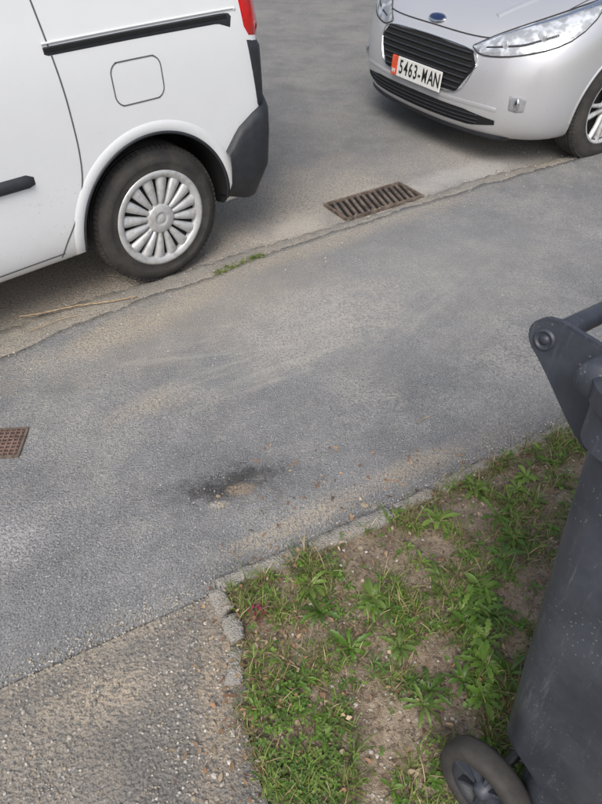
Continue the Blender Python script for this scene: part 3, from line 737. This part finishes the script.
for k in range(700):
    r=random.random()
    if r<.65: x=random.uniform(-.15,.9);y=random.uniform(.33,1.4)
    elif r<.8: x=random.gauss(-.06,.07);y=random.gauss(.68,.12)
    else: x=random.gauss(-.15,.07);y=random.gauss(.6,.2)
    ins=inside(x,y); z=(soilz(x,y,.12)+.006 if ins else -.002)+random.uniform(.002,.012)
    f=random.uniform(.6,1.2)
    leaf(D,x,y,z,random.uniform(0,6.3),random.uniform(.008,.022),random.uniform(.005,.013),random.uniform(-.2,.5),random.uniform(-.5,1.5),[q*f for q in random.choice(dc)],random.choice((0,.3)),5,random.uniform(-.5,.5))
D.make('fallen_leaves',M_dry)

# ------------------------------------------------------------------ GRAVEL
bm=bmesh.new(); bmesh.ops.create_icosphere(bm,subdivisions=1,radius=1); iv=np.array([v.co[:] for v in bm.verts]); bm.verts.index_update(); if_=np.array([[v.index for v in f.verts] for f in bm.faces]); bm.free()
Vs=[];Fs=[];MI=[];nb=0
def peb(x,y,z,s):
    global nb
    v=iv*(1+rng.uniform(-.28,.28,(len(iv),1)))*np.array([s*rng.uniform(.7,1.3),s*rng.uniform(.7,1.3),s*rng.uniform(.4,.75)])
    a=rng.uniform(0,6.3);c,s_=math.cos(a),math.sin(a); v=np.stack([v[:,0]*c-v[:,1]*s_,v[:,0]*s_+v[:,1]*c,v[:,2]],1)+np.array([x,y,z])
    Vs.append(v);Fs.append(if_+nb);nb+=len(iv);MI.extend([int(rng.integers(0,4))]*len(if_))
for k in range(4200):
    x=random.uniform(-.9,-.03);y=random.uniform(.25,.95)
    t=.871+(x+.23)*.515
    if y>t-.005 or inside(x,y): continue
    if random.random()>.35+.9*noise.noise(Vector((x*6,y*6,0)))+(.5 if x>-.35 else 0): continue
    peb(x,y,-.004,random.choice((.0012,.0018,.0025,.0035)) if random.random()<.97 else .006)
for k in range(2000):
    t=random.random(); p=lerp_poly([(-.717,.62),(-.23,.871),(.249,1.117),(.607,1.326),(1.3,1.7)],t)
    peb(p[0]+random.gauss(0,.03),p[1]+abs(random.gauss(0,.03))-.01,.001,random.choice((.001,.0015,.0022,.003)))
for k in range(7000):
    x=random.uniform(-1.2,1.8);y=random.uniform(.7,3.6)
    if y>1.0+.53*x+.03 and y<2.6+.65*x: peb(x,y,.001,random.choice((.0009,.0012,.0017)) if random.random()<.95 else .0028)
for k in range(60):
    x,y=-.22+random.gauss(0,.08),1.20+random.gauss(0,.04); peb(x,y,.001,random.choice((.0010,.0015,.0025)))
for k in range(5200):
    t=random.uniform(.30,.66); p=lerp_poly(K,t); d=random.gauss(.06,.20)
    peb(p[0]-.5*d,p[1]+.8*d,-.029 if d>.12 else -.012 if d>.03 else .0,random.choice((.0015,.0022,.003,.0045)))
for k in range(1200):
    x=random.uniform(-.1,.9);y=random.uniform(.35,1.35)
    if inside(x,y): peb(x,y,soilz(x,y,.12)+.001,random.choice((.002,.003,.0045)))
for x,y,s in((.19,1.15,.012),(.22,1.145,.009),(-.255,1.165,.006),(-.235,1.15,.008),(-.205,.80,.009),(-.19,.75,.008),(.17,1.0,.010),(.12,.93,.008)): peb(x,y,.003,s)
Vs=np.concatenate(Vs);Fs=np.concatenate(Fs)
gm=[simple('stone_%d'%i,c,.85,var=.3,ns=300) for i,c in enumerate(((.38,.35,.30),(.25,.23,.20),(.50,.47,.43),(.32,.27,.20)))]
mesh_obj('gravel',Vs.tolist(),Fs.tolist(),gm,None,False,MI)

# ------------------------------------------------------------------ DRAIN + COVER + TWIGS
dr=empty('drain_grate',(.405,3.262,-.03),(0,0,math.radians(32.6)))
M_iron=simple('rusty_iron',(.16,.125,.10),.8,.2,var=.45,ns=30,bump=.5,bs=150)
bm=bmesh.new(); box_bm(bm,(0,0,.003),(.50,.19,.004)); bm_obj('pit_shade_plate',bm,M_dark,dr)  # no hole in the road: near-black plate paints the shade below the bars
bm=bmesh.new()
for s in(-1,1):
    box_bm(bm,(0,s*.103,.009),(.53,.018,.016),None,.002); box_bm(bm,(s*.258,0,.0088),(.018,.188,.0155),None,.002)
for i in range(13):
    x=-.236+.472*i/12
    box_bm(bm,(0,0,0),(.018,.192,.010),Matrix.Translation((x,0,.010))@Matrix.Rotation(math.radians(-16),4,'Z'),.002)
bm_obj('grate',bm,M_iron,dr)
cv=empty('stopcock_cover',(-.990,1.408,.0),(0,0,math.radians(4)))
M_cov=simple('cover_red_brown',(.18,.115,.095),.8,var=.35,ns=40,bump=.4,bs=200)
M_covd=simple('cover_recess',(.06,.045,.04),.9,var=.3)
bm=bmesh.new(); box_bm(bm,(0,0,.002),(.125,.115,.004)); bm_obj('lid_base',bm,M_covd,cv)
bm=bmesh.new()
for i in range(7):
    box_bm(bm,(-.054+.018*i,0,.0055),(.006,.115,.004),None,.001); box_bm(bm,(0,-.048+.016*i,.0050),(.124,.0055,.0035),None,.001)
bm_obj('lid_lattice',bm,M_cov,cv)
bm=bmesh.new()
for s in(-1,1): box_bm(bm,(0,s*.063,.002),(.144,.010,.007),None,.001); box_bm(bm,(s*.068,0,.0018),(.010,.115,.0065),None,.001)
bm_obj('frame',bm,M_iron,cv)
M_tw=simple('twig_bark',(.38,.28,.17),.85,var=.3,ns=60)
def twig(name,pts,r,z):
    tube(name,[(x,y,z+abs(.004*math.sin(i*1.7))) for i,(x,y) in enumerate(smooth_path(pts,5))],r,M_tw,None,7)
twig('twig',[(-1.17,2.125),(-1.08,2.150),(-.95,2.205),(-.82,2.235),(-.71,2.275)],.0028,.002)
twig('twig.001',[(.40,1.50),(.42,1.52),(.445,1.53)],.0015,.003)
twig('twig.002',[(-1.1,2.02),(-1.0,2.10),(-.93,2.13)],.0015,.003)

# ------------------------------------------------------------------ LIGHT / WORLD / CAMERA
w=bpy.data.worlds.new('World'); scn.world=w; w.use_nodes=True
sk=w.node_tree.nodes.new('ShaderNodeTexSky'); sk.sky_type='NISHITA'; sk.sun_disc=False
el,az=math.radians(50),math.radians(192)
sk.sun_elevation=el; sk.sun_rotation=az; sk.air_density=1.0; sk.dust_density=4.0; sk.ozone_density=.8
hs=w.node_tree.nodes.new('ShaderNodeHueSaturation'); hs.inputs['Saturation'].default_value=.7
bg=w.node_tree.nodes['Background']; bg.inputs[1].default_value=.15
w.node_tree.links.new(sk.outputs[0],hs.inputs['Color']); w.node_tree.links.new(hs.outputs[0],bg.inputs[0])
sd=bpy.data.lights.new('sun','SUN'); sd.energy=2.1; sd.angle=math.radians(32); sd.color=(1,.965,.91)
so=bpy.data.objects.new('sun',sd); scn.collection.objects.link(so)
d=Vector((math.sin(az)*math.cos(el),math.cos(az)*math.cos(el),math.sin(el)))
so.rotation_euler=d.to_track_quat('Z','Y').to_euler()
cam=bpy.data.cameras.new('camera'); co=bpy.data.objects.new('camera',cam); scn.collection.objects.link(co)
co.location=(0,0,1.5); co.rotation_euler=(math.radians(90-43),0,0)
cam.sensor_fit='VERTICAL'; cam.angle=2*math.atan(402/620); cam.clip_end=1000; cam.clip_start=.02
scn.camera=co
